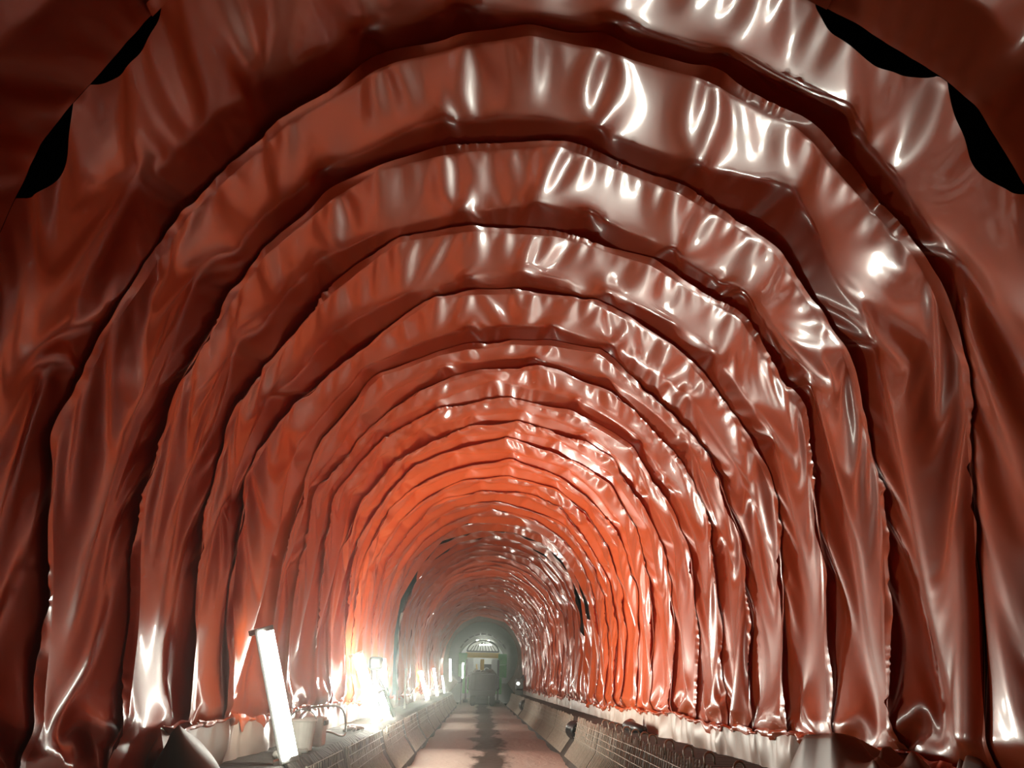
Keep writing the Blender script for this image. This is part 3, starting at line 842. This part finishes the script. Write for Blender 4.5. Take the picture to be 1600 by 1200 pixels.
# yellow boom rising behind the truck
bo = empty('loading_boom', (-.15, 70.5, 0)); tag(bo, 'yellow upright boom standing behind the dump truck', 'boom')
bm = bmesh.new(); add_box(bm, (.1, 0, 2.35), (.3, .3, 1.9), bevel=.03); obj('mast', bm, M_YEL, bo)
bm = bmesh.new(); add_box(bm, (-.25, .05, 2.2), (.12, .2, 1.5), rot=Matrix.Rotation(-.12, 3, 'Y'), bevel=.02); obj('side_arm', bm, M_YEL, bo)
bm = bmesh.new(); add_box(bm, (0, 0, .7), (1.3, 1.4, 1.4), bevel=.08); obj('base', bm, M_DARKST, bo)

# ------------------------------------------------------------------ odds and ends along the kerbs
M_BLACKP = plain('black_plastic', (0.012, 0.013, 0.014), 0.35)
M_PALEP = plain('pale_plastic', (0.58, 0.56, 0.50), 0.5, noise=.15, nscale=12)
M_CABLE = plain('grey_cable', (0.30, 0.31, 0.28), 0.5)
M_BROWN = plain('brown_sheet', (0.085, 0.06, 0.042), 0.45, noise=.2, nscale=4)
M_CARD = plain('tan_sheet', (0.21, 0.14, 0.105), 0.5, noise=.15, nscale=3)

def drain(loc, r0, label, tilt=0.0):
    root = empty('drain_pipe', loc, (0, 0, tilt)); tag(root, label, 'pipe', 'pipe ends in the right kerb')
    bm = bmesh.new()
    for i in range(7):
        y = i * .09
        add_tube(bm, [((r0) * math.cos(t), y, (r0) * math.sin(t)) for t in np.linspace(0, 2 * math.pi, 25)[:-1]], .06, 6, closed=True)
    obj('corrugated_wall', bm, M_BLACKP, root, True)
drain((2.16, 22.55, 0.60), .17, 'black corrugated pipe end poking from the right kerb face, nearer one', .1)
drain((2.16, 47.05, 0.55), .24, 'black corrugated pipe end at the right kerb, the far one beside the portal', .1)

# black plastic pipe lying on the right kerb ledge
bm = bmesh.new()
pts = [(2.55, 17.25, 1.0), (2.42, 16.9, .99), (2.45, 16.4, .985), (2.55, 15.9, .965)]
add_tube(bm, pts, [.10, .085, .09, .06], 12); tag(obj('plastic_pipe', bm, M_BLACKP, None, True), 'short black plastic pipe lying on the right kerb ledge', 'pipe')

# machine beside the portal on the right
mc = empty('pump_unit', (2.38, 60, .9)); tag(mc, 'dark pump unit with a small white lamp at the right foot of the portal', 'pump')
bm = bmesh.new(); add_box(bm, (0, 0, .65), (.5, 1.0, .7), bevel=.08); add_tube(bm, [(.1, -.3, 1.0), (.22, -.3, 1.2), (.28, -.2, .9)], .07, 8); obj('body', bm, M_DARKST, mc)
bm = bmesh.new(); bmesh.ops.create_uvsphere(bm, u_segments=12, v_segments=8, radius=.10, matrix=Matrix.Translation((-.1, -.52, .7))); obj('lamp', bm, emit('pump_lamp', TUBE_COL, 12), mc, True)
bm = bmesh.new(); add_box(bm, (0, 0, .15), (.5, 1.1, .3), bevel=.03); obj('skid', bm, M_GREYST, mc)

# jack stand silhouetted between the second and third lamps
js_ = empty('prop_stand', (-2.50, 20.2, .90)); tag(js_, 'dark steel prop stand leaning between the second and third tube lamps', 'stand')
bm = bmesh.new(); add_tube(bm, [(0, 0, 0), (-.16, .05, 1.15)], .09, 8); obj('post', bm, M_BLACKP, js_)
bm = bmesh.new(); add_tube(bm, [(-.2, 0, 1.05), (.08, .1, .62), (.34, .35, 0.02)], .045, 8); obj('brace', bm, M_BLACKP, js_)
bm = bmesh.new(); add_box(bm, (-.10, .02, 1.12), (.30, .26, .28), bevel=.06); obj('head', bm, M_BLACKP, js_)
bm = bmesh.new(); add_tube(bm, [(.02, -.16, .5), (.18, -.1, .62), (.22, .05, .45)], .03, 8); obj('hose', bm, M_BLACKP, js_, True)

# junction boxes and cable loop on the left kerb
cx = empty('junction_box', (-2.34, 11.6, .90)); tag(cx, 'pale junction box with cable clamp on the left kerb right of the nearest lamp', 'junction box')
bm = bmesh.new(); add_box(bm, (0, 0, .17), (.26, .30, .34), bevel=.025); obj('body', bm, M_PALEP, cx)
bm = bmesh.new(); add_box(bm, (.14, 0, .27), (.03, .24, .06), bevel=.01); obj('clamp', bm, M_DARKST, cx)
bk = empty('bucket', (-2.36, 10.9, .90)); tag(bk, 'pale plastic bucket beside the junction box on the left kerb', 'bucket')
bm = bmesh.new(); bmesh.ops.create_cone(bm, cap_ends=True, segments=24, radius1=.13, radius2=.16, depth=.32, matrix=Matrix.Translation((0, 0, .16))); obj('body', bm, M_PALEP, bk)
bm = bmesh.new(); add_tube(bm, [(.16 * math.cos(t), .16 * math.sin(t), .32) for t in np.linspace(0, 2 * math.pi, 25)[:-1]], .014, 6, closed=True); obj('rim', bm, M_PALEP, bk, True)
bm = bmesh.new(); add_tube(bm, [(.16 * math.cos(t), 0, .30 + .14 * math.sin(t)) for t in np.linspace(0, math.pi, 13)], .006, 5); obj('handle', bm, M_DARKST, bk)
bm = bmesh.new()
lp = [(-2.40 + .17 * math.cos(t), 12.6 + 1.0 * math.cos(t), .96 + .42 * max(0, math.sin(t)) + .05 * math.sin(3 * t)) for t in np.linspace(0, 2 * math.pi, 41)[:-1]]
add_tube(bm, lp, .016, 8, closed=True)
tag(obj('cable_loop', bm, M_CABLE, None, True), 'grey cable loop arching over the left kerb behind the junction box', 'cable')
for n_, (y0_, dz, lab) in enumerate(((9.55, .0, 'grey hose lying along the left kerb ledge next to the nearest lamp'), (14.6, .0, 'grey hose lying on the left kerb ledge in front of the second lamp'))):
    bm = bmesh.new()
    add_tube(bm, [(-2.33 + .10 * math.sin(t * 2.3 + n_), y0_ + t * .18, .93 + .02 * math.sin(t * 3)) for t in np.linspace(0, 6, 40)], .028, 8)
    tag(obj('hose', bm, M_CABLE, None, True), lab, 'hose')

# thin pale pole and hanging fleece strip at the open slot on the left
bm = bmesh.new(); add_tube(bm, [(-2.45, 27.0, .89), (-2.47, 27.0, 2.0)], .03, 8); tag(obj('marker_pole', bm, M_PALEP, None, True), 'thin pale pole standing on the left kerb under the open slot', 'pole')

def crumpled(name, cx_, cy_, z0, lx, ly, h, mat, label, cat, seed, rot=0.0, n=6, m=9):
    """a stiff crumpled sheet heaped up: coarse random facets with slightly softened folds"""
    g = np.random.default_rng(seed)
    u = np.linspace(-1, 1, n)[:, None] * np.ones((1, m)); v = np.linspace(-1, 1, m)[None] * np.ones((n, 1))
    edge = np.clip(1.25 - np.maximum(abs(u) ** 3, abs(v) ** 4), 0.05, 1)
    z = h * g.uniform(0.45, 1.0, (n, m)) * edge
    X = (u + g.uniform(-.14, .14, (n, m))) * lx; Y = (v + g.uniform(-.09, .09, (n, m))) * ly
    P = np.stack([X, Y, z], 0)
    C = up2(up2(up2(up2(P, 1), 2), 1), 2); L = np.stack([up_lin(q_) for q_ in P], 0)
    P = up2(up2(.35 * C + .65 * L, 1), 2)
    P[2] = np.maximum(P[2], 0.004)
    c_, s_ = math.cos(rot), math.sin(rot)
    W = np.stack([cx_ + c_ * P[0] - s_ * P[1], cy_ + s_ * P[0] + c_ * P[1], z0 + P[2]], -1)
    return tag(grid_mesh(name, W, mat, smooth=True), label, cat)
def up_lin(a):
    n, m = a.shape
    i = np.linspace(0, n - 1, 4 * n - 3); j = np.linspace(0, m - 1, 4 * m - 3)
    b = np.stack([np.interp(i, np.arange(n), a[:, c]) for c in range(m)], 1)
    return np.stack([np.interp(j, np.arange(m), b[r]) for r in range(len(i))], 0)
crumpled('fleece_heap', 2.44, 6.7, .90, .30, 1.0, .50, M_CARD, 'big crumpled tan fleece heap on the right kerb below the near wall', 'fleece heap', 5, 0.0)
crumpled('fleece_scrap', 2.40, 4.95, .90, .24, .34, .50, M_CARD, 'small crumpled tan fleece scrap with a pointed corner, on the near right kerb', 'fleece scrap', 9, 0.1, 5, 5)
# curled offcut of sheet standing at the left
a_ = np.linspace(-.5, 1.5, 30); zz_ = np.linspace(0, 1, 14)
P = np.stack([np.stack([-2.66 + .32 * np.sin(a_) * (1 - .8 * z ** 1.5), 7.7 - .5 * np.cos(a_), .90 + z * (.43 - .12 * np.abs(a_ - .5))], -1) for z in zz_], 0)
tag(grid_mesh('curled_offcut', P, M_BROWN), 'brown curled sheet offcut standing on the left kerb before the nearest lamp', 'sheet offcut')

_sd = float(np.interp(1.2, S_GRID, seam_D[K1]))
zz_ = np.linspace(1.0, 3.6, 40); wv = np.linspace(0, 1, 5)
P = np.stack([np.stack([prof_at(np.interp(zz_, _pz[:200], _sf[:200]))[0] + .16 + .03 * np.sin(zz_ * 5 + 2 * w) + .04 * w, _sd - .02 - .16 * w * (1 + .5 * np.sin(zz_ * 3)), zz_], -1) for w in wv], 0)
tag(grid_mesh('fleece_strip', P, M_PALEP), 'pale fleece strip hanging along the open dark slot in the left wall', 'fleece strip')

# ------------------------------------------------------------------ haze
bm = bmesh.new(); add_box(bm, (0, 49, 3.2), (6.6, 98, 7.4))
M_HAZE = bpy.data.materials.new('haze'); M_HAZE.use_nodes = True
_nt = M_HAZE.node_tree; _nt.nodes.clear()
_v = _nt.nodes.new('ShaderNodeVolumeScatter'); _o = _nt.nodes.new('ShaderNodeOutputMaterial')
_v.inputs['Color'].default_value = (0.95, 1.0, 0.95, 1); _v.inputs['Density'].default_value = 0.0027; _v.inputs['Anisotropy'].default_value = 0.92
_nt.links.new(_v.outputs[0], _o.inputs['Volume'])
tag(obj('haze', bm, M_HAZE), 'thin pale dust haze hanging in the whole tunnel', 'haze', kind='stuff')
